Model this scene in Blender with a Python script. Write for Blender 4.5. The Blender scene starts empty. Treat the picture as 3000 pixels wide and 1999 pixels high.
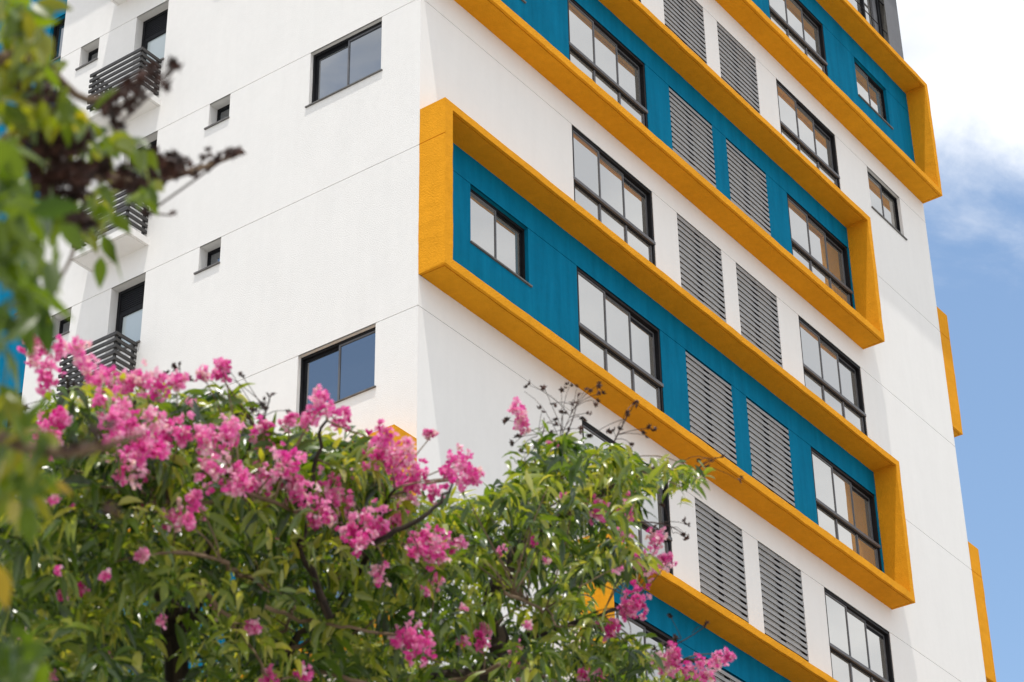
import bpy, bmesh, math, random
import numpy as np
from mathutils import Vector, Matrix, noise as mnoise
random.seed(7)
S = bpy.context.scene
COL = S.collection
R = random.uniform
Z0 = 25.6            # height of the reference storey joint above the ground
H = 2.9              # storey height

# ------------------------------------------------------------------ camera (solved from the photo)
CAM = Vector((-21.95223, -17.56593, Z0 - 24.01893))
YAW, PIT, ROL, FPX = 0.94404423, 0.55944553, -0.01626868, 6775.538
f_ = Vector((math.sin(YAW)*math.cos(PIT), math.cos(YAW)*math.cos(PIT), math.sin(PIT)))
r0 = Vector((math.cos(YAW), -math.sin(YAW), 0)); u0 = r0.cross(f_)
r_ = r0*math.cos(ROL) + u0*math.sin(ROL); u_ = u0*math.cos(ROL) - r0*math.sin(ROL)
cd = bpy.data.cameras.new('camera'); cam = bpy.data.objects.new('camera', cd); COL.objects.link(cam)
cd.sensor_width = 36; cd.lens = FPX/3000*36; cd.clip_start = .1; cd.clip_end = 3000
M = Matrix((r_, u_, -f_)).transposed().to_4x4(); M.translation = CAM; cam.matrix_world = M
cd.dof.use_dof = True; cd.dof.focus_distance = 39.5; cd.dof.aperture_fstop = 8.0; cd.dof.aperture_blades = 9
S.camera = cam
def at(px, py, s):
    """point s metres from the lens, from a sighting taken in the photo (2353 px wide copy)"""
    x, y = px*1.27497, py*1.27497
    d = f_ + r_*((x-1500)/FPX) - u_*((y-999.5)/FPX)
    return CAM + d.normalized()*s

# ------------------------------------------------------------------ materials
def mat(name):
    m = bpy.data.materials.new(name); m.use_nodes = True
    return m, m.node_tree.nodes, m.node_tree.links, m.node_tree.nodes['Principled BSDF']
def noise(N, L, co, scale, detail=4, rough=.55):
    n = N.new('ShaderNodeTexNoise'); n.inputs['Scale'].default_value = scale
    n.inputs['Detail'].default_value = detail; n.inputs['Roughness'].default_value = rough
    L.new(co, n.inputs['Vector']); return n
def ramp(N, L, fac, stops):
    r = N.new('ShaderNodeValToRGB'); e = r.color_ramp.elements
    while len(e) < len(stops): e.new(.5)
    for q, (p, c) in zip(e, stops): q.position = p; q.color = (*c, 1)
    L.new(fac, r.inputs['Fac']); return r
def plaster(name, c, var, grain, bump, dist=.004, rough=.85, streak=0, spec=.2):
    m, N, L, P = mat(name)
    g = N.new('ShaderNodeNewGeometry'); co = g.outputs['Position']
    a = noise(N, L, co, 1.1, 6, .65); b = noise(N, L, co, 9, 5, .6)
    mx = N.new('ShaderNodeMath'); mx.operation = 'MULTIPLY_ADD'; mx.inputs[1].default_value = .6
    sc = N.new('ShaderNodeMath'); sc.operation = 'MULTIPLY'; sc.inputs[1].default_value = .4
    L.new(b.outputs['Fac'], sc.inputs[0]); L.new(a.outputs['Fac'], mx.inputs[0]); L.new(sc.outputs[0], mx.inputs[2])
    lo = tuple(x*(1-var) for x in c); hi = tuple(min(1, x*(1+var*.7)+var*.01) for x in c)
    fac = mx.outputs[0]
    if streak:
        mp = N.new('ShaderNodeMapping'); mp.inputs['Scale'].default_value = (3.2, 3.2, .35); L.new(co, mp.inputs['Vector'])
        st = noise(N, L, mp.outputs[0], 1.6, 5, .6)
        m2 = N.new('ShaderNodeMath'); m2.operation = 'MULTIPLY_ADD'; m2.inputs[1].default_value = streak
        m3 = N.new('ShaderNodeMath'); m3.operation = 'MULTIPLY'; m3.inputs[1].default_value = 1-streak
        L.new(fac, m3.inputs[0]); L.new(st.outputs['Fac'], m2.inputs[0]); L.new(m3.outputs[0], m2.inputs[2]); fac = m2.outputs[0]
    rp = ramp(N, L, fac, [(.3, lo), (.7, hi)]); L.new(rp.outputs['Color'], P.inputs['Base Color'])
    P.inputs['Roughness'].default_value = rough; P.inputs['Specular IOR Level'].default_value = spec
    gn = noise(N, L, co, grain, 3, .7)
    bp = N.new('ShaderNodeBump'); bp.inputs['Strength'].default_value = bump; bp.inputs['Distance'].default_value = dist
    L.new(gn.outputs['Fac'], bp.inputs['Height']); L.new(bp.outputs['Normal'], P.inputs['Normal'])
    return m
def solid(name, c, rough=.5, metal=0, var=.15, spec=.5):
    m, N, L, P = mat(name)
    g = N.new('ShaderNodeNewGeometry'); a = noise(N, L, g.outputs['Position'], 6, 5)
    rp = ramp(N, L, a.outputs['Fac'], [(.3, tuple(x*(1-var) for x in c)), (.7, tuple(min(1, x*(1+var)) for x in c))])
    L.new(rp.outputs['Color'], P.inputs['Base Color'])
    P.inputs['Roughness'].default_value = rough; P.inputs['Metallic'].default_value = metal
    P.inputs['Specular IOR Level'].default_value = spec
    return m
WHITE = plaster('white_stucco', (.815, .805, .79), .05, 60, 1.0, .0075, .85, .3)
SMOOTH = plaster('white_plaster', (.81, .803, .792), .045, 60, .25, .003, .85, .4)
YEL = plaster('yellow_stucco', (.76, .325, .013), .16, 34, 1.0, .013, .85, .25, .08)
TEAL = plaster('teal_plaster', (.0, .165, .305), .26, 45, .35, .004, .8, .6, .04)
GREYW = plaster('grey_pebble_wall', (.17, .175, .19), .15, 60, .5, .004)
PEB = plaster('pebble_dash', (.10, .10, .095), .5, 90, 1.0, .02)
FRAME = solid('charcoal_aluminium', (.013, .0135, .016), .55, 0, .15, .12)
FRAMEG = solid('grey_aluminium', (.12, .123, .135), .5, 0, .1, .3)
SLAT = solid('pale_grey_aluminium', (.28, .287, .297), .5, 0, .12)
BACK = solid('louvre_back_wall', (.62, .58, .52), .9, 0, .08)
RAIL = solid('dark_grey_rail_paint', (.045, .043, .043), .5, 0, .2, .3)
STONE = solid('grey_granite', (.12, .117, .115), .6, 0, .3)
SLAT_SHADE = solid('slat_shade', (.02, .02, .022), .9, 0)  # near-black colour painted in as shade under the louvre slats
def glassmat(name, tint, ior, base):
    m, N, L, P = mat(name)
    N.remove(P); out = N['Material Output']
    g = N.new('ShaderNodeBsdfGlossy'); g.inputs['Color'].default_value = (*tint, 1); g.inputs['Roughness'].default_value = .012
    d = N.new('ShaderNodeBsdfDiffuse'); d.inputs['Color'].default_value = (*base, 1)
    gi = N.new('ShaderNodeNewGeometry'); dt = N.new('ShaderNodeVectorMath'); dt.operation = 'DOT_PRODUCT'
    L.new(gi.outputs['Normal'], dt.inputs[0]); L.new(gi.outputs['Incoming'], dt.inputs[1])
    def mth(op, a, b):
        n = N.new('ShaderNodeMath'); n.operation = op
        for i, q in enumerate((a, b)):
            if isinstance(q, (int, float)): n.inputs[i].default_value = q
            else: L.new(q, n.inputs[i])
        return n.outputs[0]
    sch = mth('POWER', mth('SUBTRACT', 1, mth('ABSOLUTE', dt.outputs['Value'], 0)), 5)
    fac = mth('ADD', mth('MULTIPLY', sch, 1-ior), ior)
    geo = N.new('ShaderNodeNewGeometry'); nz = noise(N, L, geo.outputs['Position'], .8, 2)
    bp = N.new('ShaderNodeBump'); bp.inputs['Strength'].default_value = .06; bp.inputs['Distance'].default_value = .02
    L.new(nz.outputs['Fac'], bp.inputs['Height']); L.new(bp.outputs[0], g.inputs['Normal'])
    mx = N.new('ShaderNodeMixShader')
    L.new(fac, mx.inputs[0]); L.new(d.outputs[0], mx.inputs[1]); L.new(g.outputs[0], mx.inputs[2]); L.new(mx.outputs[0], out.inputs['Surface'])
    return m
GLASS = glassmat('mirror_glass', (.97, .97, .955), .42, (.20, .19, .172))
GLASSL = glassmat('tinted_glass', (.93, .96, 1), .29, (.03, .035, .04))
GLASSD = glassmat('frosted_glass', (.9, .95, 1), .12, (.50, .57, .59))

# ------------------------------------------------------------------ mesh helpers
class MB:
    def __init__(s): s.v = []; s.f = []; s.m = []
    def quad(s, a, b, c, d, k=0):
        n = len(s.v); s.v += [tuple(a), tuple(b), tuple(c), tuple(d)]; s.f.append((n, n+1, n+2, n+3)); s.m.append(k)
    def box(s, x0, x1, y0, y1, z0, z1, k=0):
        n = len(s.v)
        s.v += [(x, y, z) for z in (z0, z1) for y in (y0, y1) for x in (x0, x1)]
        for q in ((0, 2, 3, 1), (4, 5, 7, 6), (0, 1, 5, 4), (2, 6, 7, 3), (0, 4, 6, 2), (1, 3, 7, 5)):
            s.f.append(tuple(n+i for i in q)); s.m.append(k)
    def tube(s, pts, rad, sides=6, k=0):
        n0 = len(s.v); t0 = None
        for i, p in enumerate(pts):
            p = Vector(p); a = Vector(pts[max(i-1, 0)]); b = Vector(pts[min(i+1, len(pts)-1)])
            t = (b-a).normalized()
            ax = t.cross(Vector((.3, .9, .31))).normalized() if t0 is None else (t0 - t*t0.dot(t)).normalized()
            t0 = ax; ay = t.cross(ax); r = rad[i]
            for j in range(sides):
                c = 2*math.pi*j/sides; s.v.append(tuple(p + ax*(r*math.cos(c)) + ay*(r*math.sin(c))))
        for i in range(len(pts)-1):
            for j in range(sides):
                a = n0+i*sides+j; b = n0+i*sides+(j+1) % sides
                s.f.append((a, b, b+sides, a+sides)); s.m.append(k)
        s.f.append(tuple(n0+j for j in range(sides))[::-1]); s.m.append(k)
        e = n0+(len(pts)-1)*sides; s.f.append(tuple(e+j for j in range(sides))); s.m.append(k)
    def build(s, name, mats, parent=None, loc=None, smooth=False, tint=None, bevel=0):
        me = bpy.data.meshes.new(name); me.from_pydata(s.v, [], s.f)
        for m in (mats if isinstance(mats, (list, tuple)) else [mats]): me.materials.append(m)
        me.polygons.foreach_set('material_index', s.m)
        if smooth: me.polygons.foreach_set('use_smooth', [True]*len(s.f))
        if tint is not None:
            at_ = me.attributes.new('tint', 'FLOAT', 'FACE'); at_.data.foreach_set('value', tint)
        me.update()
        o = bpy.data.objects.new(name, me); COL.objects.link(o)
        if parent: o.parent = parent
        if loc is not None: o.location = loc
        return o
def empty(name, loc, label, cat, group=None):
    o = bpy.data.objects.new(name, None); COL.objects.link(o); o.location = loc; o.empty_display_size = .3
    o['label'] = label; o['category'] = cat
    if group: o['group'] = group
    return o
def copy_part(o, parent, loc):
    c = o.copy(); COL.objects.link(c); c.parent = parent; c.location = loc
    for ch in o.children:
        g = ch.copy(); COL.objects.link(g); g.parent = c
    return c

# ------------------------------------------------------------------ building
BW = 18.286; XR = 1.44; YL = 8.412; DEP = 20
B = empty('apartment_building', (0, 0, Z0), 'tall white apartment block with teal bands, yellow box frames and louvred facade', 'building')
def zk(k): return {-3: 8.85, -2: 5.802}.get(k, -H*k)
FR = [(3.90, BW, 6.336, 9.532), (0, 14.39, .525, 3.563), (0, 14.39, -5.257, -2.229), (3.90, BW, -11.05, -8.02)]   # front frames
FL = [(0, YL, 6.336, 9.532), (0, YL, -11.05, -8.02)]                                                            # left face frames
FE = [(0, 6.2, .525, 3.563), (0, 6.2, -5.257, -2.229)]                                                          # end face frames
ZT, ZB = 9.45, -Z0

def facade(P, u0, u1, z0, z1, openings, grooves, teal, names, mats):
    us = sorted({u0, u1} | {q for o in openings for q in o[:2]} | {q for t in teal for q in t[:2] if u0 < q < u1})
    zs = {z0, z1} | {q for o in openings for q in o[2:4]} | {q for t in teal for q in t[2:4] if z0 < q < z1}
    for g in grooves: zs |= {g, g+.013}
    zs = sorted(q for q in zs if z0 <= q <= z1)
    mbs = [MB() for _ in range(len(teal)+1)]
    def grp(u, z):
        for i, t in enumerate(teal):
            if t[0] < u < t[1] and t[2] < z < t[3]: return i+1
        return 0
    for i in range(len(us)-1):
        for j in range(len(zs)-1):
            a, b, c, d = us[i], us[i+1], zs[j], zs[j+1]; um, zm = (a+b)/2, (c+d)/2
            if any(o[0] < um < o[1] and o[2] < zm < o[3] for o in openings): continue
            g = any(abs(c-q) < 1e-6 and abs(d-q-.013) < 1e-6 for q in grooves); mb = mbs[grp(um, zm)]
            dp = .014 if g else 0
            mb.quad(P(a, dp, c), P(b, dp, c), P(b, dp, d), P(a, dp, d))
            if g:
                mb.quad(P(a, 0, c), P(b, 0, c), P(b, dp, c), P(a, dp, c)); mb.quad(P(a, 0, d), P(b, 0, d), P(b, dp, d), P(a, dp, d))
    for (a, b, c, d, rd) in openings:
        mb = mbs[grp((a+b)/2, (c+d)/2)]
        mb.quad(P(a, 0, c), P(b, 0, c), P(b, rd, c), P(a, rd, c)); mb.quad(P(a, 0, d), P(b, 0, d), P(b, rd, d), P(a, rd, d))
        mb.quad(P(a, 0, c), P(a, 0, d), P(a, rd, d), P(a, rd, c)); mb.quad(P(b, 0, c), P(b, 0, d), P(b, rd, d), P(b, rd, c))
    return mbs

PF = lambda u, d, z: (u, d, z)
PL = lambda u, d, z: (d, u, z)
Wl, Wr, Vl, Vr = 4.139, 6.622, 11.729, 14.177
L1 = (7.426, 8.929); L2 = (9.439, 10.918); SL = (1.271, 2.787); SR = (15.566, 17.052)
KS = range(-3, 4)
opF = []
for k in KS:
    z = zk(k)
    for a, b in ((Wl, Wr), (Vl, Vr)): opF.append((a, b, z-1.90, z, .14))
    for a, b in (L1, L2): opF.append((a, b, z-2.13, z, .20))
smF = [(SL, 1), (SL, -1), (SR, -3), (SR, -2), (SR, 3)]
for (a, b), k in smF: opF.append((a, b, zk(k)-1.085, zk(k), .17))
opL = []
for k in (-2, 0, 2): opL.append((.790, 2.285, zk(k)-1.085, zk(k), .13))
for k in range(-2, 4):
    opL.append((4.042, 4.508, zk(k)-.485, zk(k), .22)); opL.append((7.414, 7.888, zk(k)-.485, zk(k), .22))
    opL.append((5.705, 6.485, zk(k)-1.326, zk(k), .22))
opL.append((.9, 3.2, zk(3)-1.5, zk(3), .13))
gro = [zk(k) for k in range(-3, 8)]
white = MB(); smooth_white = MB()
mF = facade(PF, 0, BW, ZB, ZT, opF, gro, FR, None, None)
mL = facade(PL, 0, YL, ZB, ZT, opL, gro, FL, None, None)
tealop = [(10.45-1.5, 10.515, zk(k)-1.085, zk(k), .15) for k in range(-3, 4)] + [(12.6, 14.1, zk(k)-1.085, zk(k), .15) for k in range(-3, 4)]
PT = lambda u, d, z: (XR+d, u, z)
mT = facade(PT, YL, DEP, ZB, ZT, tealop, gro, [], None, None)
PE = lambda u, d, z: (BW-d, u, z)
mE = facade(PE, 0, DEP, ZB, ZT, [], gro, FE, None, None)
w = mL[0].build('wall', WHITE, B); w['label'] = 'rough white side wall with small windows and narrow balconies'
o = mF[0].build('wall', SMOOTH, B); o['label'] = 'smooth white front wall with long window bands'
q = MB(); q.quad((XR, DEP, ZB), (BW, DEP, ZB), (BW, DEP, ZT), (XR, DEP, ZT)); q.build('wall', SMOOTH, B)
q = MB(); q.quad((0, YL, ZB), (XR, YL, ZB), (XR, YL, ZT), (0, YL, ZT)); q.build('wall', WHITE, B)
mE[0].build('wall', SMOOTH, B)
rf = MB(); rf.quad((0, 0, ZT), (BW, 0, ZT), (BW, YL, ZT), (0, YL, ZT)); rf.quad((XR, YL, ZT), (BW, YL, ZT), (BW, DEP, ZT), (XR, DEP, ZT))
rf.build('roof', SMOOTH, B)
for i in range(1, len(FR)+1): mF[i].build('accent_wall', TEAL, B)
for i in range(1, len(FL)+1): mL[i].build('accent_wall', TEAL, B)
for i in range(1, len(FE)+1): mE[i].build('accent_wall', TEAL, B)
mT[0].build('recessed_wall', TEAL, B)

# yellow projecting box frames; subdivided along their length with hand-troweled, slightly wavy edges
def ybox(mb, x0, x1, y0, y1, z0, z1):
    mb.box(x0, x1, y0, y1, z0, z1)
def frame_mesh(u0, u1, z0, z1, d=.495, tt=.135, tb=.155, tl=.19, tr=.145, mode='F', groove=None):
    mb = MB()
    def bx(a, b, p, q, c, e):   # u range, outward range (0 = wall, d = front), z range
        if mode == 'F': mb.box(a, b, -q, -p, c, e)
        elif mode == 'L': mb.box(-q, -p, a, b, c, e)
        else: mb.box(BW+p, BW+q, a, b, c, e)
    g = .017
    for (c, e) in ((z1-tt, z1), (z0, z0+tb)):
        a, b = (u0, u1) if c == z0 else (u0, u1)
        ua, ub = (u0, u1) if c == z0 else (u0+tl, u1-tr)      # soffit plates with a drip groove
        bx(u0, u1, 0, d, c+g, e)
        if c == z0:
            bx(ua, ub, d-.048, d, c, c+g); bx(ua, ua+.05, 0, d-.048, c, c+g); bx(ub-.05, ub, 0, d-.048, c, c+g)
            bx(ua+.05+g, ub-.05-g, 0, d-.048-g, c, c+g)
        else:
            bx(u0, u0+tl, 0, d, c, c+g); bx(u1-tr, u1, 0, d, c, c+g)
            bx(ua, ub, d-.048, d, c, c+g); bx(ub-.05, ub, 0, d-.048, c, c+g); bx(ua, ub-.05-g, 0, d-.048-g, c, c+g)
    zz = [z0+tb, z1-tt]
    for (a, b) in ((u0, u0+tl), (u1-tr, u1)):
        if groove is not None and a == u0 and (u0 < 1 or mode != 'F'):
            bx(a, b, 0, d, zz[0], groove); bx(a+(.012 if a == u0 else 0), b, 0, d, groove, groove+.014); bx(a, b, 0, d, groove+.014, zz[1])
        else: bx(a, b, 0, d, zz[0], zz[1])
    return mb
def soften(o, cut=.11, j=.0065):
    me = o.data; bm = bmesh.new(); bm.from_mesh(me)
    bmesh.ops.remove_doubles(bm, verts=bm.verts, dist=.0004)
    for lo, hi in ((.6, 4), (4, 40)):
        long = [e for e in bm.edges if lo < e.calc_length() <= hi]
        if long: bmesh.ops.subdivide_edges(bm, edges=long, cuts=int(min(150, max(e.calc_length() for e in long)/cut)), use_grid_fill=True)
    for v in bm.verts:
        p = v.co.copy(); p.z += Z0
        v.co += mnoise.noise_vector(p*2.3)*j + mnoise.noise_vector(p*9)*(j*.55)
    bm.to_mesh(me); bm.free()
for (a, b, c, e) in FR:
    g = min(gro, key=lambda q: abs(q-(e-.67)))
    o = frame_mesh(a-.004 if a == 0 else a, b if b < BW else b+.004, c, e, groove=g).build('box_frame', YEL, B); soften(o)
for (a, b, c, e) in FL:
    g = min(gro, key=lambda q: abs(q-(e-.67)))
    o = frame_mesh(a-.004, b, c, e, mode='L', groove=g, d=.51).build('box_frame', YEL, B); soften(o)
for (a, b, c, e) in FE:
    g = min(gro, key=lambda q: abs(q-(e-.67)))
    o = frame_mesh(a-.004, b, c, e, mode='E', groove=g, d=.482).build('box_frame', YEL, B); soften(o)

# windows: local u along x (front) - built in front space; for the side face swapped
def sash(fr, gl, u0, u1, z0, z1, d, st=.035, fk=0, dp=.024):
    fr.append((u0, u0+st, d, d+dp, z0, z1, fk)); fr.append((u1-st, u1, d, d+dp, z0, z1, fk))
    fr.append((u0+st, u1-st, d, d+dp, z0, z0+st, fk)); fr.append((u0+st, u1-st, d, d+dp, z1-st, z1, fk))
    gl.append((u0+st, u1-st, d+dp*.55, z0+st, z1-st))
def make(parts, side):
    mb = MB()
    for (a, b, p, q, c, e, k) in parts:
        if side == 'F': mb.box(a, b, p, q, c, e, k)
        else: mb.box(p, q, a, b, c, e, k)
    return mb
def panes(gl, side):
    mb = MB()
    for (a, b, d, c, e) in gl:
        P = PF if side == 'F' else PL
        mb.quad(P(a, d, c), P(b, d, c), P(b, d, e), P(a, d, e))
    return mb
def outer(u1, h, d0, d1, t=.05, tt=.06, k=0):
    return [(0, u1, d0, d1, -tt, 0, k), (0, u1, d0, d1, -h, -h+t, k), (0, t, d0, d1, -h+t, -tt, k), (u1-t, u1, d0, d1, -h+t, -tt, k)]
def window_main(w):
    fr = outer(w, 1.90, .012, .135, .05, .055); gl = []
    a = (w-.10)/3
    for i in range(3):
        sash(fr, gl, .05+a*i-(.02 if i else 0), .05+a*(i+1)+(.02 if i < 2 else 0), -1.10, -.056, .026+.034*i, .032, 1)
    fr.append((.05, w-.05, .102, .128, -.15, -.055, 0))
    fr += [(.05, w-.05, .045, .075, -1.85, -1.80, 0)]
    for i in range(4):
        x = .05 + (w-.10)*i/3
        fr.append((x-.022 if 0 < i < 3 else (x if i == 0 else x-.04), x+.022 if 0 < i < 3 else (x+.04 if i == 0 else x), .040, .075, -1.80, -1.18, 1))
    gl.append((.05, w-.05, .062, -1.80, -1.18))
    return fr, gl
def add_window(fr, gl, side, loc, gmat, rail=None, sill=None, name='window'):
    o = make(fr, side).build(name, [FRAME, FRAMEG], B, loc)
    panes(gl, side).build('glass', gmat, o)
    if rail: make(rail, side).build('transom_rail', [FRAME, FRAMEG], o)
    if sill: make(sill, side).build('sill', STONE, o)
    return o
wm = None
for k in KS:
    for x, ww in ((Wl, Wr-Wl), (Vl, Vr-Vl)):
        if k == KS[0] or False:
            pass
protos = {}
for k in KS:
    for x, ww in ((Wl, Wr-Wl), (Vl, Vr-Vl)):
        key = round(ww, 3)
        if key not in protos:
            fr, gl = window_main(ww)
            rail = [(.0, ww, -.012, .03, -1.148, -1.088, 1), (.0, ww, .03, .125, -1.180, -1.100, 0)]
            protos[key] = add_window(fr, gl, 'F', (x, 0, zk(k)), GLASS, rail)
        else: copy_part(protos[key], B, (x, 0, zk(k)))
def window_small(w, h, d0, sillw):
    fr = outer(w, h, d0, d0+.09, .035, .045); gl = []
    sash(fr, gl, .035, w/2+.02, -h+.035, -.045, d0+.012, .03, 1); sash(fr, gl, w/2-.02, w-.035, -h+.035, -.045, d0+.045, .036, 0)
    sill = [(sillw[0], sillw[1], -.03, d0, -h-.026, -h+.002, 0)]
    return fr, gl, sill
ws = None
for (a, b), k in smF:
    if ws is None:
        fr, gl, sill = window_small(b-a, 1.085, .07, (-.012, b-a+.055)); ws = add_window(fr, gl, 'F', (a, 0, zk(k)), GLASS, None, sill)
    else: copy_part(ws, B, (a, 0, zk(k)))
wl = None
for k in (-2, 0, 2):
    if wl is None:
        fr, gl, sill = window_small(1.495, 1.085, .07, (-.035, 1.552)); sill = [(-.035, 1.552, -.03, .07, -1.103, -1.084, 0)]
        wl = add_window(fr, gl, 'L', (0, .790, zk(k)), GLASSL, None, sill); wl['label'] = 'two-pane sliding window on the white side wall'
    else: copy_part(wl, B, (0, .790, zk(k)))
fr, gl, sill = window_small(2.3, 1.5, .07, (0, 2.3)); add_window(fr, gl, 'L', (0, .9, zk(3)), GLASSL, None, sill)
wv = None
for k in range(-2, 4):
    for y in (4.042, 7.414):
        if wv is None:
            fr = outer(.466, .485, .19, .24, .035, .05); gl = [(.03, .44, .215, -.46, -.04)]
            sill = [(-.012, .536, -.03, .19, -.509, -.483, 0)]
            wv = add_window(fr, gl, 'L', (0, y, zk(k)), GLASSL, None, sill, 'ventilation_window')
        else: copy_part(wv, B, (0, y, zk(k)))
wd = None
for k in range(-2, 4):
    if wd is None:
        fr = outer(.78, 1.326, .165, .225, .06, .06)
        fr += [(.06, .72, .17, .222, -.52, -.45, 0), (.06, .72, .195, .2, -.45, -.06, 0)]
        for i in range(9): fr.append((.065, .715, .178, .196, -.445+.043*i, -.445+.043*i+.030, 0))
        fr += [(.06, .13, .172, .215, -1.27, -.52, 0), (.65, .72, .172, .215, -1.27, -.52, 0), (.13, .65, .172, .215, -1.27, -1.20, 0)]
        gl = [(.13, .65, .195, -1.20, -.52)]
        sill = [(-.012, .82, -.03, .165, -1.352, -1.324, 0)]
        wd = add_window(fr, gl, 'L', (0, 5.705, zk(k)), GLASSD, None, sill, 'shuttered_window')
        make([(.675, .695, .150, .172, -1.0, -.86, 0), (.668, .702, .165, .173, -.96, -.90, 0)], 'L').build('handle', FRAME, wd)
    else: copy_part(wd, B, (0, 5.705, zk(k)))
# narrow balconies
bl = None
for k in range(-2, 4):
    zb = zk(k) - 2.36
    if bl is None:
        mb = MB(); y0, y1, d, t = 5.69, 7.03, .49, .125
        mb.box(-d, 0, y0, y1, .012, t)
        mb.box(-d, -d+.05, y0, y1, 0, .012); mb.box(-d+.05, 0, y0, y0+.05, 0, .012); mb.box(-d+.05, 0, y1-.05, y1, 0, .012)
        mb.box(-d+.062, 0, y0+.062, y1-.062, 0, .012)
        bl = mb.build('balcony', WHITE, B, (0, 0, zb))
        rb = MB(); ya, yb, xf = 5.745, 6.985, -.485
        for i in range(7):
            za = .240 + .118*i; zc = za + .058
            rb.box(xf, xf+.028, ya, yb+.03, za, zc); rb.box(xf+.028, -.01, ya, ya+.028, za, zc); rb.box(xf+.028, -.01, yb-.03, yb-.002, za, zc)
        for (px, py) in ((xf+.03, ya+.03), (xf+.03, yb-.07), (-.075, ya+.03), (-.075, yb-.07)):
            rb.box(px, px+.04, py, py+.04, t, 1.0)
        rb.build('railing', RAIL, bl)
    else: copy_part(bl, B, (0, 0, zb))
# louvred screens
lv = {}
for k in KS:
    for (a, b) in (L1, L2):
        w_ = b-a; key = round(w_, 3)
        if key not in lv:
            mb = MB()
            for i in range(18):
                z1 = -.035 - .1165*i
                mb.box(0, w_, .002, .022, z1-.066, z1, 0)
                mb.quad((0, .003, z1-.0665), (w_, .003, z1-.0665), (w_, .0225, z1-.0665), (0, .0225, z1-.0665), 1)  # dark strip standing in for shade on the slat's underside
            lo = mb.build('louvre_screen', [SLAT, SLAT_SHADE], B, (a, 0, zk(k)))
            p = MB()
            for x in (.0, w_/2-.03, w_-.06): p.box(x, x+.06, .024, .08, -2.13, 0)
            p.build('upright', FRAME, lo)
            q = MB(); q.quad((0, .10, -2.13), (w_, .10, -2.13), (w_, .10, 0), (0, .10, 0)); q.build('back_panel', BACK, lo)
            lv[key] = lo
        else: copy_part(lv[key], B, (a, 0, zk(k)))
# recessed side windows
tw = None
for k in range(-3, 4):
    for y in (8.95, 12.6):
        if tw is None:
            fr, gl, sill = window_small(1.565, 1.085, .08, (-.03, 1.60)); tw = add_window(fr, gl, 'L', (XR, y, zk(k)), GLASSL, None, sill)
        else: copy_part(tw, B, (XR, y, zk(k)))
# set-back top storey: grey pillar, glazing and guard rail
mb = MB(); mb.box(17.585, BW, .0, .55, ZT+.003, 13.6, 0)
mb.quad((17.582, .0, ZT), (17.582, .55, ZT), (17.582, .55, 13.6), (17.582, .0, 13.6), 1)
mb.box(2, BW-.003, .56, 8, ZT+.002, 13.6, 0); mb.box(2, BW, -.2, 8.3, 13.6, 13.9, 0)
mb.build('penthouse_wall', [GREYW, PEB], B)
fr = []; gl = []
xs = [12.0, 13.6, 15.2, 16.72, 17.57]
for i, x in enumerate(xs):
    fr.append((x-.05, x+.012, .12, .26, .003, 3.4, 0))
for a, b in zip(xs, xs[1:]): gl.append((a+.012, b-.05, .2, .003, 3.4))
fr += [(12.012, 17.52, .13, .24, 3.4, 3.5, 0), (17.2, 17.5, .14, .19, .003, 3.4, 1), (17.4, 17.46, .1, .16, .003, 3.4, 0)]
o = add_window(fr, gl, 'F', (0, 0, ZT), GLASS, None, None, 'penthouse_window')
g = MB(); g.tube([(12, .03, ZT+2.28), (17.58, .03, ZT+2.28)], [.022, .022], 8); g.tube([(12, .03, ZT+1.4), (17.58, .03, ZT+1.4)], [.012, .012], 6)
g.build('guard_rail', FRAME, B)

# ------------------------------------------------------------------ ground
def ground():
    mb = MB(); mb.quad((-900, -900, 0), (900, -900, 0), (900, 900, 0), (-900, 900, 0))
    m = plaster('concrete_paving', (.36, .345, .315), .25, 30, .3, .004)
    o = mb.build('ground', m); o['kind'] = 'structure'
    rd = MB(); rd.quad((-14, -15.5, .004), (300, -15.5, .004), (300, -2.6, .004), (-14, -2.6, .004))  # unseen road, added to cut light bounced up onto the front soffits
    o = rd.build('added_road', plaster('added_road_asphalt', (.07, .07, .072), .25, 40, .5, .006)); o['kind'] = 'structure'
    kb = MB(); kb.box(-14, 300, -2.6, -2.42, 0, .13); kb.box(-14, 300, -15.68, -15.5, 0, .13)  # kerbs of the added, unseen road
    o = kb.build('added_kerb', plaster('added_kerb_concrete', (.33, .32, .30), .2, 30, .4, .004)); o['kind'] = 'structure'
ground()

# ------------------------------------------------------------------ vegetation
def leafmat(name, stops, trans, tmix=.35, rough=.38, spec=.5):
    m, N, L, P = mat(name)
    a = N.new('ShaderNodeAttribute'); a.attribute_name = 'tint'
    rp = ramp(N, L, a.outputs['Fac'], stops)
    g = N.new('ShaderNodeNewGeometry'); nz = noise(N, L, g.outputs['Position'], 60, 3)
    mul = N.new('ShaderNodeMixRGB'); mul.blend_type = 'MULTIPLY'; mul.inputs[0].default_value = .35
    r2 = ramp(N, L, nz.outputs['Fac'], [(.3, (.6, .6, .6)), (.7, (1, 1, 1))])
    L.new(rp.outputs[0], mul.inputs[1]); L.new(r2.outputs[0], mul.inputs[2])
    L.new(mul.outputs[0], P.inputs['Base Color']); P.inputs['Roughness'].default_value = rough; P.inputs['Specular IOR Level'].default_value = spec
    if tmix:
        t = N.new('ShaderNodeBsdfTranslucent'); rt = ramp(N, L, a.outputs['Fac'], trans); L.new(rt.outputs[0], t.inputs['Color'])
        mx = N.new('ShaderNodeMixShader'); mx.inputs[0].default_value = tmix
        L.new(P.outputs[0], mx.inputs[1]); L.new(t.outputs[0], mx.inputs[2]); L.new(mx.outputs[0], N['Material Output'].inputs['Surface'])
    return m
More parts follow.
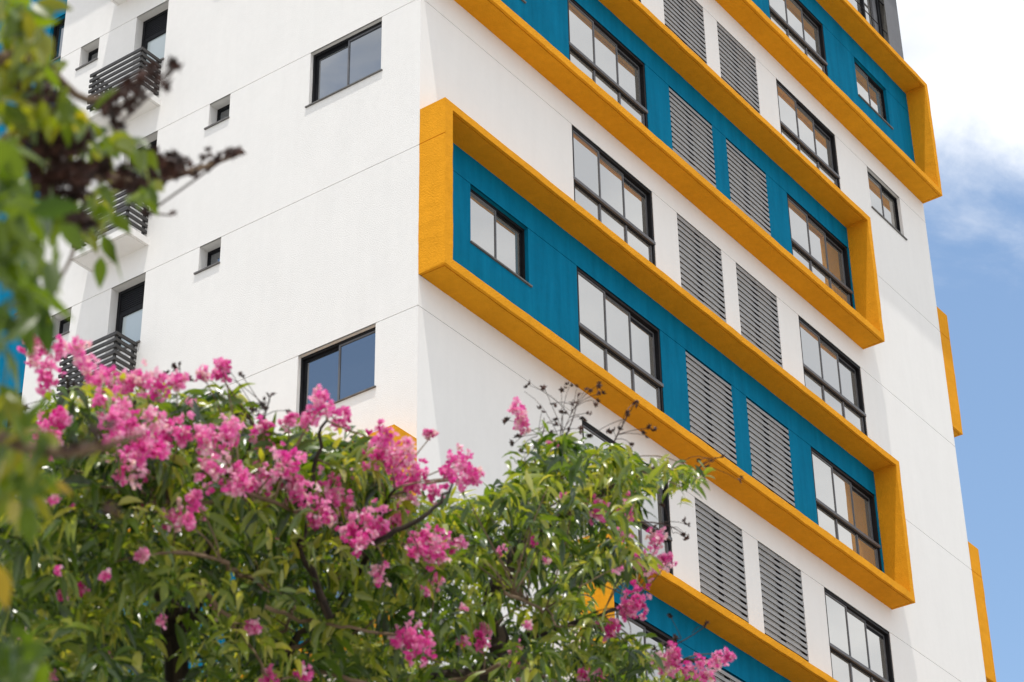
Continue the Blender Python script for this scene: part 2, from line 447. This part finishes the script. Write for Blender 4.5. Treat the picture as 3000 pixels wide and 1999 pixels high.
LEAF = leafmat('crape_leaf', [(0, (.009, .026, .005)), (.4, (.034, .075, .010)), (.8, (.18, .26, .04)), (1, (.36, .38, .10))],
               [(0, (.06, .14, .004)), (.5, (.26, .40, .010)), (1, (.80, .72, .03))], .36, rough=.27, spec=.7)  # leaf tones spread wide to put sunlit and shaded contrast into the colour
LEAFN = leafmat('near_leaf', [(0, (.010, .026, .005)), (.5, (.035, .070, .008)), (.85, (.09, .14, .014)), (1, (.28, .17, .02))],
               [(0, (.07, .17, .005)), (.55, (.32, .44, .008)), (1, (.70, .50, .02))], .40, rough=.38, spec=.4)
PETAL = leafmat('pink_petal', [(0, (.66, .03, .28)), (.25, (.84, .11, .45)), (.55, (.93, .36, .63)), (.93, (.97, .80, .87)), (1, (.85, .50, .10))],
                [(0, (.75, .05, .38)), (.6, (.9, .28, .55)), (1, (.9, .6, .6))], .4, .55, .25)
BARK = leafmat('bark', [(0, (.014, .010, .008)), (1, (.055, .040, .028))], None, 0, .85, .2)
TWIG = leafmat('twig', [(0, (.10, .06, .035)), (1, (.26, .19, .12))], None, 0, .8, .2)
POD = leafmat('seed_pod', [(0, (.018, .008, .006)), (1, (.075, .028, .018))], None, 0, .6, .3)

DOWN = Vector((0, 0, -1))
def rv(s=1.0): return Vector((random.gauss(0, s), random.gauss(0, s), random.gauss(0, s)))
class Leaves(MB):
    def __init__(s): super().__init__(); s.t = []
    def leaf(s, p, d, L, w, droop=.6, tint=.5, fold=.25):
        d = d.normalized(); side = d.cross(rv()).normalized(); n = side.cross(d)
        n0 = len(s.v); q = Vector(p); st = [0, .22, .46, .73, 1.0]; wd = [.14, .86, 1, .62, .03]
        for i, (a, ww) in enumerate(zip(st, wd)):
            if i:
                q = q + d*(L*(a-st[i-1])); d = (d + DOWN*(droop*.25)).normalized()
                side = (side - d*side.dot(d)).normalized(); n = side.cross(d)
            h = w*ww*.5
            s.v += [tuple(q - side*h + n*(h*fold)), tuple(q), tuple(q + side*h + n*(h*fold))]
        for i in range(4):
            a = n0+3*i
            s.f += [(a, a+1, a+4, a+3), (a+1, a+2, a+5, a+4)]; s.m += [0, 0]; s.t += [tint, tint]
    def petal(s, p, d, L, w, tint):
        d = d.normalized(); side = d.cross(rv()).normalized(); n = side.cross(d); n0 = len(s.v)
        s.v += [tuple(p), tuple(p + d*(L*.55) - side*(w*.5) + n*R(-.2, .2)*L), tuple(p + d*L + n*R(-.35, .35)*L), tuple(p + d*(L*.55) + side*(w*.5) + n*R(-.2, .2)*L)]
        s.f.append((n0, n0+1, n0+2, n0+3)); s.m.append(0); s.t.append(tint)
    def stick(s, pts, rad, sides=5, tint=None):
        k = len(s.f); s.tube(pts, rad, sides); s.t += [R(0, 1) if tint is None else tint for _ in range(len(s.f)-k)]
    def pod(s, p, d, r):
        """dry open capsule: six pointed valves round a short stalk"""
        d = d.normalized(); a = d.cross(rv()).normalized(); b = d.cross(a)
        n = random.choice((5, 6, 6)); tt = R(0, 1)
        for i in range(n):
            c = 2*math.pi*i/n + R(-.2, .2); o = a*math.cos(c) + b*math.sin(c); sd = d.cross(o)
            n0 = len(s.v); op = R(.7, 1.15)
            s.v += [tuple(p), tuple(p + d*r*.55 + o*r*.55*op - sd*r*.36), tuple(p + d*r*.9 + o*r*1.25*op), tuple(p + d*r*.55 + o*r*.55*op + sd*r*.36), tuple(p + d*r*.35 + o*r*.75*op)]
            s.f += [(n0, n0+1, n0+4), (n0, n0+4, n0+3), (n0+1, n0+2, n0+4), (n0+4, n0+2, n0+3)]; s.m += [0]*4; s.t += [tt]*4
    def make(s, name, m, parent, smooth=True):
        return s.build(name, m, parent, None, smooth, s.t)
def inside(x, y, poly):
    c = False; n = len(poly)
    for i in range(n):
        x1, y1 = poly[i]; x2, y2 = poly[i-1]
        if (y1 > y) != (y2 > y) and x < (x2-x1)*(y-y1)/(y2-y1)+x1: c = not c
    return c
def bez(a, b, c, n=7): return [a*(1-t)**2 + b*(2*t*(1-t)) + c*t*t for t in [i/(n-1) for i in range(n)]]

# ---- flowering tree in front of the facade
def sdist(x): return 6.6 + 2.6*max(0, min(1, (x-200)/1500))
pbase = at(505, 1640, 7.3); base = Vector((pbase.x, pbase.y, 0))
TR = empty('flowering_tree', base, 'pink flowering crape myrtle tree with drooping leaves in front of the tower', 'tree')
def loc(o): return o - base
crown = Leaves(); twigs = Leaves(); trunk = Leaves()
fork = at(500, 1760, 7.3)
limbs = []
def limb(pts, r0, r1, tint=None, mb=trunk, sides=8):
    P = [Vector(p) for p in pts]; out = []
    for i in range(len(P)-1):
        a, b = P[i], P[i+1]
        p0 = P[i-1] if i else a*2-b; p3 = P[i+2] if i+2 < len(P) else b*2-a
        for j in range(5):
            t = j/5; out.append(.5*((2*a) + (b-p0)*t + (2*p0-5*a+4*b-p3)*t*t + (3*a-p0-3*b+p3)*t**3))
    out.append(P[-1]); n = len(out)
    out = [q + rv(.006) for q in out]
    mb.stick([loc(q) for q in out], [r0+(r1-r0)*i/(n-1) for i in range(n)], sides, tint)
    limbs.append(out)
limb([base+Vector((0, 0, -.1)), base+Vector((.05, .03, 1.5)), base+Vector((.0, .0, 3.0)), at(395, 1520, 7.3), at(385, 1400, 7.3), at(330, 1325, 7.3), at(240, 1250, 7.2)], .056, .020)
mid = base+Vector((.02, .01, 2.2))
limb([mid, at(780, 1750, 7.8), at(1130, 1540, 8.3), at(1128, 1380, 8.4), at(1190, 1270, 8.5), at(1245, 1170, 8.6), at(1265, 1090, 8.7)], .05, .010)
limb([mid, at(620, 1640, 7.5), at(760, 1420, 7.6), at(860, 1250, 7.5), at(900, 1120, 7.2)], .02, .005)
limb([at(392, 1480, 7.3), at(440, 1400, 7.35), at(470, 1330, 7.4), at(480, 1260, 7.4)], .022, .007)
limb([at(385, 1400, 7.3), at(470, 1420, 7.4), at(545, 1440, 7.4), at(640, 1480, 7.5)], .018, .006)
limb([at(330, 1325, 7.3), at(420, 1290, 7.2), at(500, 1180, 7.1), at(560, 1060, 7.1), at(590, 980, 7.1)], .018, .004)
limb([at(240, 1250, 7.2), at(190, 1120, 7.0), at(170, 980, 7.0), at(150, 860, 7.0)], .018, .004)
limb([at(240, 1250, 7.2), at(280, 1120, 7.1), at(300, 1000, 7.1), at(310, 900, 7.1)], .016, .004)
limb([at(1190, 1270, 8.5), at(1350, 1150, 8.8), at(1480, 1085, 9.0), at(1600, 1085, 9.2)], .014, .004)
limb([at(1130, 1480, 8.3), at(1300, 1440, 8.6), at(1420, 1400, 8.9), at(1470, 1380, 9)], .012, .004)
limb([mid, at(1150, 1750, 8.5), at(1400, 1560, 9), at(1560, 1520, 9.2), at(1650, 1530, 9.3)], .02, .005)
limb([at(860, 1250, 6.9), at(980, 1180, 6.9), at(1040, 1110, 7)], .01, .004)
limb([at(760, 1420, 7.0), at(690, 1250, 7.0), at(720, 1080, 7.0), at(745, 960, 7.0)], .014, .004)
for q in ([(600, 1395), (690, 1425), (760, 1440), (900, 1460), (1010, 1520)], [(430, 1310), (500, 1400), (555, 1450), (610, 1540), (660, 1600)],
          [(700, 1530), (800, 1560), (950, 1590), (1060, 1560), (1140, 1540)], [(640, 1490), (760, 1470), (860, 1440)], [(500, 1290), (560, 1320), (600, 1345), (640, 1360), (690, 1390)],
          [(1150, 1530), (1000, 1570), (880, 1560), (700, 1600)], [(1180, 1520), (1260, 1560), (1350, 1600)], [(620, 1500), (660, 1430), (680, 1390)], 
          [(1160, 1360), (1250, 1400), (1290, 1440)], [(400, 1160), (520, 1155), (640, 1140)], [(560, 1130), (700, 1170), (800, 1150)]):
    limb([at(x, y, sdist(x)+R(-.75, -.1)) for x, y in q], .0075, .003, R(.1, .8), twigs, 6)
nodes = [q for l in limbs for q in l]
NP = np.array([tuple(q) for q in nodes])
def connect(c, r=.0018, mb=twigs):
    v = np.array(tuple(c)); d = ((NP-v)**2).sum(1) + .4*np.maximum(0, NP[:, 2]-v[2])**2
    a = nodes[int(d.argmin())]
    if (c-a).length > .5: return
    m = (a+c)/2 + Vector((0, 0, .10*(c-a).length)) + rv(.02)
    mb.stick([loc(q) for q in bez(a, m, c, 6)], [r*1.9-(r*.9)*i/5 for i in range(6)], 4)
POLY = [(-60, 1250), (-20, 1010), (60, 1010), (110, 930), (160, 890), (270, 905), (350, 920), (470, 915), (530, 925), (560, 980), (620, 990), (690, 985), (760, 1000), (840, 1020), (890, 1080), (960, 1160), (1050, 1170), (1100, 1130),
        (1170, 1110), (1190, 1040), (1240, 1010), (1330, 1010), (1420, 1040), (1500, 1075), (1590, 1080), (1600, 1105), (1510, 1115), (1440, 1180), (1420, 1220), (1490, 1280), (1450, 1320), (1400, 1330), (1370, 1420), (1470, 1480), (1530, 1520), (1610, 1550), (1640, 1620), (1500, 1700), (-60, 1700)]
def leafspray(c, n, Lr, mb=crown, spread=.07, tb=(.0, .9)):
    """a leafy twig: leaves leave it sideways, arch over and hang"""
    ax = rv(); ax.z = ax.z*.5 - .25; ax.normalize(); col = R(*tb); big = R(.85, 1.15)
    for i in range(n):
        p = c + ax*(spread*(i/n-.5)*2) + rv(.006)
        o = rv(); o = (o - ax*o.dot(ax)*.8); o.z = o.z*.45 + R(-.35, .25); o.normalize()
        L = R(*Lr)*big; mb.leaf(p, o + ax*.45, L, L*R(.19, .28), R(.7, 2.8), max(0, min(1, col + random.gauss(0, .2))), R(.1, .6))
n = 0
while n < 2200:
    x, y = R(-60, 1650), R(870, 1700)
    if not inside(x, y, POLY): continue
    if y > 1340 and 450 < x < 1150 and R(0, 1) < .25: continue
    if x > 1150 and y > 1330 and R(0, 1) < .25: continue
    s = sdist(x) + (R(-.6, 1.0) if n < 1500 else R(2.0, 3.6))
    if y > 1350 and 340 < x < 455 and s < 7.5: continue
    c = at(x, y, s); n += 1
    leafspray(loc(c), random.randint(9, 15), (.055, .105))
    if R(0, 1) < .3 and y < 1330: connect(c)
# hanging sprays that stand out against the wall
for x, y in ((1080, 1150), (1110, 1180), (1040, 1180), (1200, 1050), (1240, 1030), (1260, 1060), (1300, 1030), (1330, 1060), (1380, 1050), (1400, 1090), (1420, 1060), (1450, 1100), (1490, 1090), (1530, 1090), (1560, 1085), (1590, 1090), (1575, 1120), (1215, 1100), (1250, 1120), (1290, 1090),
             (1350, 1100), (1320, 1140), (1420, 1130), (520, 920), (500, 940), (540, 950), (470, 930), (700, 990), (680, 1010), (1420, 1500), (1440, 1470), (1500, 1510), (1380, 1490), (1340, 1520), (1560, 1540)):
    for q in range(2):
        c = at(x+R(-10, 10), y+R(-8, 8), sdist(x)+R(-.2, .2)); leafspray(loc(c), 9, (.055, .095), tb=(.4, .95)); connect(c)
crown.make('crown', LEAF, TR)

PAN = """75,790,22 95,830,26 140,800,20 185,815,28 115,870,24 215,855,26 250,870,28 290,880,30 330,870,26 360,885,26 405,870,20 470,862,18 510,838,15 506,858,14 265,940,34 255,975,30 300,990,34 345,980,36 390,985,34 420,1003,20 320,1030,34 290,1070,34 355,1030,26 110,990,26 100,1030,26 135,965,20
490,1005,30 530,990,26 460,1010,20 480,1080,30 530,1090,34 560,1110,28 602,1100,30 600,1010,22 608,980,15 650,1060,34 690,1130,34 660,1092,28 740,930,24 735,907,13 780,965,26 715,960,20 665,970,16 760,1140,38 790,1165,34 740,1182,30 820,1222,34 850,1190,28 872,1217,24 912,1190,22 830,1250,20 400,1190,26 445,1145,17 430,1197,17
870,1030,36 910,1062,34 882,1000,22 932,1040,26 950,1092,30 940,1125,32 1000,1135,22 1050,1060,30 1062,1092,30 1092,1096,15 1030,1090,20 990,1000,9 985,1240,34 1003,1270,28 1047,1246,20 960,1258,20 872,1315,19 1005,1327,17 945,1468,34 962,1488,30 920,1468,24 1196,935,14 1194,957,19 1196,980,17 1460,1382,30 1440,1398,20 1398,1440,20
1512,1238,22 1500,1298,24 1530,1290,16 1375,1172,24 1442,1172,18 1530,1520,28 1555,1508,20 1590,1535,24 1650,1515,20 1675,1508,12 1625,1548,20 1180,1490,15 1185,1530,13 1105,1475,15 580,1440,13 1370,1560,18 1115,1448,10 615,1555,14 700,1550,15 1350,1555,14 1460,1290,14 330,1275,9"""
for tok in PAN.split():
    x, y, r = map(float, tok.split(',')); s = sdist(x) - (R(.45, .85) if x < 1100 else R(.05, .35)) + (.3 if y < 900 else 0)
    c = at(x, y, s); rad = r*1.02*s/5314; pm = Leaves(); dark = R(-.3, .16) - (.25 if (x, y) == (1398, 1440) else 0)
    n = int(11 + 19*(rad/.04)**2); el = rv().normalized() if R(0, 1) < .4 else Vector((R(-.3, .3), R(-.3, .3), 1)).normalized()
    ex = rv(.25) + Vector((0, 0, 1))
    for i in range(n):
        d = rv().normalized(); q = d*(rad*R(.1, 1.25)**.75) + el*(rad*max(-.75, min(.75, random.gauss(0, .38)))); fd = (d + rv(.5)).normalized()
        tt = max(0, min(.95, R(.1, 1.0) + dark))
        for j in range(6):
            pm.petal(q, (fd*.5 + rv(.7)), R(.012, .021), R(.011, .019), max(0, min(.95, tt+R(-.2, .2))))
        if R(0, 1) < .5: pm.petal(q + fd*.003, fd + rv(.3), .005, .005, 1.0)
    o = pm.build('flower_panicle', PETAL, TR, loc(c), False, pm.t)
    connect(c + Vector((0, 0, -rad*.5)), .0018)
small = Leaves()
sp = 0
while sp < 46:
    x, y = R(0, 1500), R(880, 1570)
    if not inside(x, y, POLY): continue
    if y > 1300 and x < 1100 and R(0, 1) < .6: continue
    sp += 1; s = sdist(x) - R(.1, .7); c = loc(at(x, y, s)); rad = R(7, 13)*s/5314; dk = R(-.3, .2)
    for i in range(random.randint(4, 9)):
        q = c + rv(rad*.6); tt = R(.1, 1.0)+dk
        for j in range(6): small.petal(q, rv(), R(.010, .018), R(.010, .016), max(0, min(.95, tt+R(-.2, .2))))
o = small.build('small_blossoms', PETAL, TR, None, False, small.t); o['kind'] = 'stuff'
# dry seed heads
def seedhead(tip, root, spots, rr=.011, parent=TR, lo=loc, s0=0):
    sm = Leaves()
    for (x, y) in spots:
        c = at(x, y, s0 + R(-.12, .12)); a = root + (tip-root)*R(.2, .8)
        sm.stick([lo(q) for q in bez(a, (a+c)/2 + Vector((0, 0, .03)) + rv(.01), c, 5)], [.0016, .0014, .0013, .0012, .001], 4, .4)
        for i in range(random.choice((1, 2, 2, 3))): sm.pod(lo(c) + rv(.006), rv() + Vector((0, 0, .8)), rr*R(.8, 1.2))
    sm.stick([lo(q) for q in bez(root, (root+tip)/2 + rv(.02), tip, 6)], [.0035, .003, .0026, .0022, .0018, .0015], 5, .5)
    return sm.make('seed_head', POD, parent, False)
seedhead(at(1330, 905, 8.7), at(1275, 1040, 8.7), [(1215, 885), (1250, 890), (1270, 930), (1205, 900), (1290, 900), (1310, 885), (1325, 895), (1318, 920), (1350, 890), (1340, 960), (1295, 950), (1375, 885), (1380, 905), (1370, 925), (1352, 950)], s0=8.7)
seedhead(at(1460, 925, 8.9), at(1400, 1040, 8.9), [(1440, 950), (1462, 928), (1480, 1000), (1500, 985), (1420, 990), (1450, 1030), (1400, 990), (1360, 1000)], s0=8.9)
seedhead(at(1250, 960, 8.7), at(1225, 1030, 8.7), [(1160, 965), (1180, 1020), (1195, 1005), (1245, 945), (1280, 970), (1300, 985), (1265, 995), (1330, 985), (1190, 1040)], s0=8.7)
seedhead(at(1660, 1050, 9.2), at(1590, 1090, 9.2), [(1660, 1052), (1625, 1075), (1605, 1060), (1700, 1105), (1570, 1060), (1620, 1090)], s0=9.2)
seedhead(at(1575, 1235, 9.1), at(1470, 1200, 9), [(1578, 1205), (1575, 1235), (1580, 1240), (1510, 1215), (1525, 1160)], s0=9.0)
seedhead(at(1620, 1440, 9.2), at(1500, 1500, 9.2), [(1540, 1418), (1622, 1440), (1545, 1470), (1525, 1480), (1500, 1490)], s0=9.2)
seedhead(at(620, 910, 7.1), at(590, 985, 7.1), [(620, 910), (605, 925), (585, 940), (600, 945), (660, 945), (570, 960), (540, 962), (550, 858), (530, 855), (515, 860)], s0=7.1)
seedhead(at(405, 845, 7), at(420, 890, 7), [(400, 842), (410, 850), (395, 860), (430, 870), (330, 930), (60, 930), (85, 960), (180, 890)], s0=7)
trunk.make('trunk', BARK, TR); twigs.make('branches', TWIG, TR)

# ---- near tree reaching in from the left
NK = .76
def nat(x, y, s): return at(x, y, s*NK)
nb = nat(-420, 900, 3.6); nbase = Vector((nb.x, nb.y, 0))
NT = empty('overhanging_tree', nbase, 'blurred overhanging tree with large green leaves and dark brown seed pods, nearest the lens', 'tree')
base2 = nbase
def nl(o): return o - base2
nt = Leaves(); nleaf = Leaves()
def nlimb(pts, r0, r1):
    P = [Vector(p) for p in pts]; out = []
    for i in range(len(P)-1):
        a, b = P[i], P[i+1]; p0 = P[i-1] if i else a*2-b; p3 = P[i+2] if i+2 < len(P) else b*2-a
        for j in range(5):
            t = j/5; out.append(.5*((2*a) + (b-p0)*t + (2*p0-5*a+4*b-p3)*t*t + (3*a-p0-3*b+p3)*t**3))
    out.append(P[-1]); n = len(out)
    nt.stick([nl(q) for q in out], [r0+(r1-r0)*i/(n-1) for i in range(n)], 7, .3)
nlimb([nbase+Vector((0, 0, -.1)), nbase+Vector((.03, .02, 1.5)), nat(-420, 1200, 3.6), nat(-380, 700, 3.7), nat(-300, 200, 3.9)], .06, .02)
nlimb([nat(-380, 700, 3.7), nat(-150, 500, 3.9), nat(60, 370, 4.1), nat(190, 390, 4.4), nat(300, 420, 4.7), nat(420, 400, 5.0), nat(560, 350, 5.2)], .016, .003)
nlimb([nat(-330, 400, 3.8), nat(-120, 200, 3.8), nat(60, 130, 3.9), nat(200, 230, 4.2), nat(330, 180, 4.5)], .012, .003)
nlimb([nat(-400, 900, 3.6), nat(-150, 900, 3.5), nat(10, 1010, 3.4), nat(160, 1040, 3.2), nat(330, 1000, 3.1)], .012, .003)
nlimb([nat(60, 370, 4.1), nat(120, 480, 4.2), nat(170, 560, 4.2), nat(140, 640, 4.2)], .005, .002)
nlimb([nat(170, 560, 4.2), nat(210, 500, 4.4), nat(260, 580, 4.5)], .004, .0015)
def nleafs(spots, s, Lr, tb, n=2, jx=22):
    n *= 3
    for x, y in spots:
        for i in range(n):
            c = nat(x+R(-jx, jx), y+R(-jx, jx), s+R(-.25, .25)); d = rv(.6) + DOWN*R(.2, 1.0)
            L = R(*Lr)*NK*.86; nleaf.leaf(nl(c), d, L, L*R(.36, .46), R(.4, 1.2), max(0, min(1, R(*tb))), R(.1, .4))
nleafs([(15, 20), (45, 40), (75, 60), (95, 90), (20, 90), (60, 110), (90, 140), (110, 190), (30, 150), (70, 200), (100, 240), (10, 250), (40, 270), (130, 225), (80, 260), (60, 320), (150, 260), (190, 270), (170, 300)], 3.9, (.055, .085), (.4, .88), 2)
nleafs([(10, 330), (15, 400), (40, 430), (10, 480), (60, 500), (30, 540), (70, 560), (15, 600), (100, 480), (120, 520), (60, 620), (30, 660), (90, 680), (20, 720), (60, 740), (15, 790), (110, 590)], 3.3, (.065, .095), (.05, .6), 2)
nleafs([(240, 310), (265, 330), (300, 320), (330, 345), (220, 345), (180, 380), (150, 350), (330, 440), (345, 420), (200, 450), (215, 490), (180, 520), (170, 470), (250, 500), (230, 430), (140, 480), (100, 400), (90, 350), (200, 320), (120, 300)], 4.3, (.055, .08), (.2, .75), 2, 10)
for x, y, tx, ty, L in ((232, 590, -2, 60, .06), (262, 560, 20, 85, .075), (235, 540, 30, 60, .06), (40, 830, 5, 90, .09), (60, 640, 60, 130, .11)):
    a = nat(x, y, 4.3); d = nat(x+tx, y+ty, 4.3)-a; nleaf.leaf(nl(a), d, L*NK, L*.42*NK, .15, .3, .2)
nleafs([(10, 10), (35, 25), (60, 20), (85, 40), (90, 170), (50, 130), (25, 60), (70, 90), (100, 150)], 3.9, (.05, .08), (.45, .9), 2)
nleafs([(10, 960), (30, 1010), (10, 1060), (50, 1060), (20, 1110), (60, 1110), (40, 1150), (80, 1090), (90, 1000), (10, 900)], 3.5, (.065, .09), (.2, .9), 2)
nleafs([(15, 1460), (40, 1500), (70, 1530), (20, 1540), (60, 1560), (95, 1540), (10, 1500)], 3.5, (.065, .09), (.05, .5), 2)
a = nat(-8, 1300, 2.9); nleaf.leaf(nl(a), nat(12, 1380, 2.9)-a, .042, .02, .1, 1.0, .2)
a = nat(128, 1105, 3.1); nleaf.leaf(nl(a), nat(165, 1135, 3.1)-a, .023, .009, .1, 1.0, .2)
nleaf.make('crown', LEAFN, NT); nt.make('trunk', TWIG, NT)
def pods(spots, s, r, n, jit):
    sm = Leaves()
    for x, y in spots:
        for i in range(n): sm.pod(nl(nat(x+R(-jit, jit), y+R(-jit, jit), s+R(-.12, .12))), rv()+Vector((0, 0, .4)), r*NK*R(.8, 1.2))
    for (x, y), (x2, y2) in zip(spots, spots[1:]):
        sm.stick([nl(nat(x, y, s)), nl(nat(x2, y2, s))], [.002, .0018], 4, .4)
    sm.make('seed_head', POD, NT, False)
pods([(230, 240), (255, 225), (280, 205), (300, 190), (330, 185), (320, 215), (300, 240), (260, 260), (405, 152), (375, 190), (270, 290), (245, 250), (350, 160)], 4.3, .012, 5, 9)
pods([(235, 405), (250, 410), (280, 400), (300, 390), (330, 375), (350, 380), (370, 360), (390, 370), (340, 400), (310, 420), (380, 390), (360, 400), (400, 390), (410, 370), (270, 430), (300, 440), (330, 420)], 4.7, .013, 9, 13)
pods([(410, 385), (430, 375), (440, 395), (455, 380), (420, 400), (450, 400), (470, 360), (485, 352), (495, 370), (480, 385), (510, 350), (525, 345), (540, 350), (550, 345), (530, 360), (520, 362), (340, 490), (395, 495)], 5.1, .010, 2, 6)
pods([(20, 180), (60, 230), (90, 300), (110, 330), (70, 380), (130, 350), (150, 400), (170, 420), (120, 420), (60, 450), (150, 470), (190, 510), (200, 400), (230, 390), (100, 170), (120, 220), (140, 260), (160, 300), (130, 310), (80, 340), (150, 350), (100, 430), (40, 350), (180, 330), (90, 250)], 3.9, .014, 11, 22)
pods([(180, 1020), (150, 1040), (230, 1010), (210, 985), (260, 975)], 3.1, .006, 3, 12)
pods([(250, 1172), (268, 1175)], 3.1, .006, 4, 9)

# ------------------------------------------------------------------ sky, sun, render settings
SUN = Vector((.188, .125, -1)).normalized()
sl = bpy.data.lights.new('sun', 'SUN'); sl.energy = 3.8; sl.angle = math.radians(.55); sl.color = (1, .955, .88)
so = bpy.data.objects.new('sun', sl); COL.objects.link(so); so.rotation_euler = SUN.to_track_quat('-Z', 'Y').to_euler()
W = bpy.data.worlds.new('World'); S.world = W; W.use_nodes = True
N, L = W.node_tree.nodes, W.node_tree.links; bg = N['Background']; bg.inputs['Strength'].default_value = .15
skm = N.new('ShaderNodeMixRGB'); skm.blend_type = 'MULTIPLY'; skm.inputs[0].default_value = 1; skm.inputs[2].default_value = (1.5, 1.5, 1.4, 1)
sky = N.new('ShaderNodeTexSky'); sky.sky_type = 'NISHITA'; sky.sun_disc = False
sky.sun_elevation = math.asin(-SUN.z); sky.sun_rotation = math.atan2(-SUN.x, -SUN.y) % (2*math.pi); sky.dust_density = .6; sky.ozone_density = 1.5
tc = N.new('ShaderNodeTexCoord'); sep = N.new('ShaderNodeSeparateXYZ'); L.new(tc.outputs['Generated'], sep.inputs[0])
def m_(op, a, b=None, c=None):
    n = N.new('ShaderNodeMath'); n.operation = op
    for i, q in enumerate((a, b, c)):
        if q is None: continue
        if isinstance(q, (int, float)): n.inputs[i].default_value = q
        else: L.new(q, n.inputs[i])
    return n.outputs[0]
zz = m_('ADD', m_('MAXIMUM', sep.outputs[2], 0), .25)
cb = N.new('ShaderNodeCombineXYZ'); L.new(m_('DIVIDE', sep.outputs[0], zz), cb.inputs[0]); L.new(m_('DIVIDE', sep.outputs[1], zz), cb.inputs[1])
mp = N.new('ShaderNodeMapping'); mp.inputs['Scale'].default_value = (2.7, 2.5, 1); mp.inputs['Rotation'].default_value = (0, 0, .6); L.new(cb.outputs[0], mp.inputs['Vector'])
cn = N.new('ShaderNodeTexNoise'); cn.inputs['Scale'].default_value = 2.4; cn.inputs['Detail'].default_value = 10; cn.inputs['Roughness'].default_value = .60; cn.inputs['Distortion'].default_value = .3
L.new(mp.outputs[0], cn.inputs['Vector'])
def openness(v, lo, hi):
    v = Vector(v).normalized(); d = N.new('ShaderNodeVectorMath'); d.operation = 'DOT_PRODUCT'; d.inputs[1].default_value = v
    L.new(tc.outputs['Generated'], d.inputs[0]); r = N.new('ShaderNodeMapRange'); r.interpolation_type = 'SMOOTHSTEP'
    r.inputs[1].default_value = lo; r.inputs[2].default_value = hi; L.new(d.outputs['Value'], r.inputs[0]); return r.outputs[0]
op1 = openness((.85, .36, .39), .958, .9915); op2 = openness((-.68, .50, .42), .958, .992)
cov = m_('ADD', cn.outputs['Fac'], .42)
cov = m_('SUBTRACT', cov, m_('MULTIPLY', op1, .62)); cov = m_('SUBTRACT', cov, m_('MULTIPLY', op2, .56))
op3 = openness((0, 0, 1), .72, .95); cov = m_('SUBTRACT', cov, m_('MULTIPLY', op3, .36))
rp = N.new('ShaderNodeMapRange'); rp.interpolation_type = 'SMOOTHSTEP'; rp.inputs[1].default_value = .40; rp.inputs[2].default_value = .80; L.new(cov, rp.inputs[0])
c2 = N.new('ShaderNodeValToRGB'); c2.color_ramp.elements[0].position = .40; c2.color_ramp.elements[0].color = (.64, .67, .72, 1); c2.color_ramp.elements[1].position = .70; c2.color_ramp.elements[1].color = (1, 1, 1, 1)
cn2 = N.new('ShaderNodeTexNoise'); cn2.inputs['Scale'].default_value = 2.6; cn2.inputs['Detail'].default_value = 6; L.new(mp.outputs[0], cn2.inputs['Vector']); L.new(cn2.outputs['Fac'], c2.inputs['Fac'])
sc = N.new('ShaderNodeVectorMath'); sc.operation = 'SCALE'; sc.inputs['Scale'].default_value = 9.2; L.new(c2.outputs[0], sc.inputs[0])
mx = N.new('ShaderNodeMixRGB'); L.new(rp.outputs[0], mx.inputs[0]); L.new(sky.outputs[0], skm.inputs[1]); L.new(skm.outputs[0], mx.inputs[1]); L.new(sc.outputs[0], mx.inputs[2])
L.new(mx.outputs[0], bg.inputs['Color'])

S.view_settings.view_transform = 'Standard'; S.view_settings.look = 'None'; S.view_settings.exposure = .01; S.view_settings.gamma = 1
S.render.engine = 'CYCLES'; S.cycles.use_denoising = True; S.cycles.max_bounces = 7; S.cycles.diffuse_bounces = 4; S.cycles.glossy_bounces = 4; S.cycles.transmission_bounces = 3
S.cycles.sample_clamp_indirect = 8
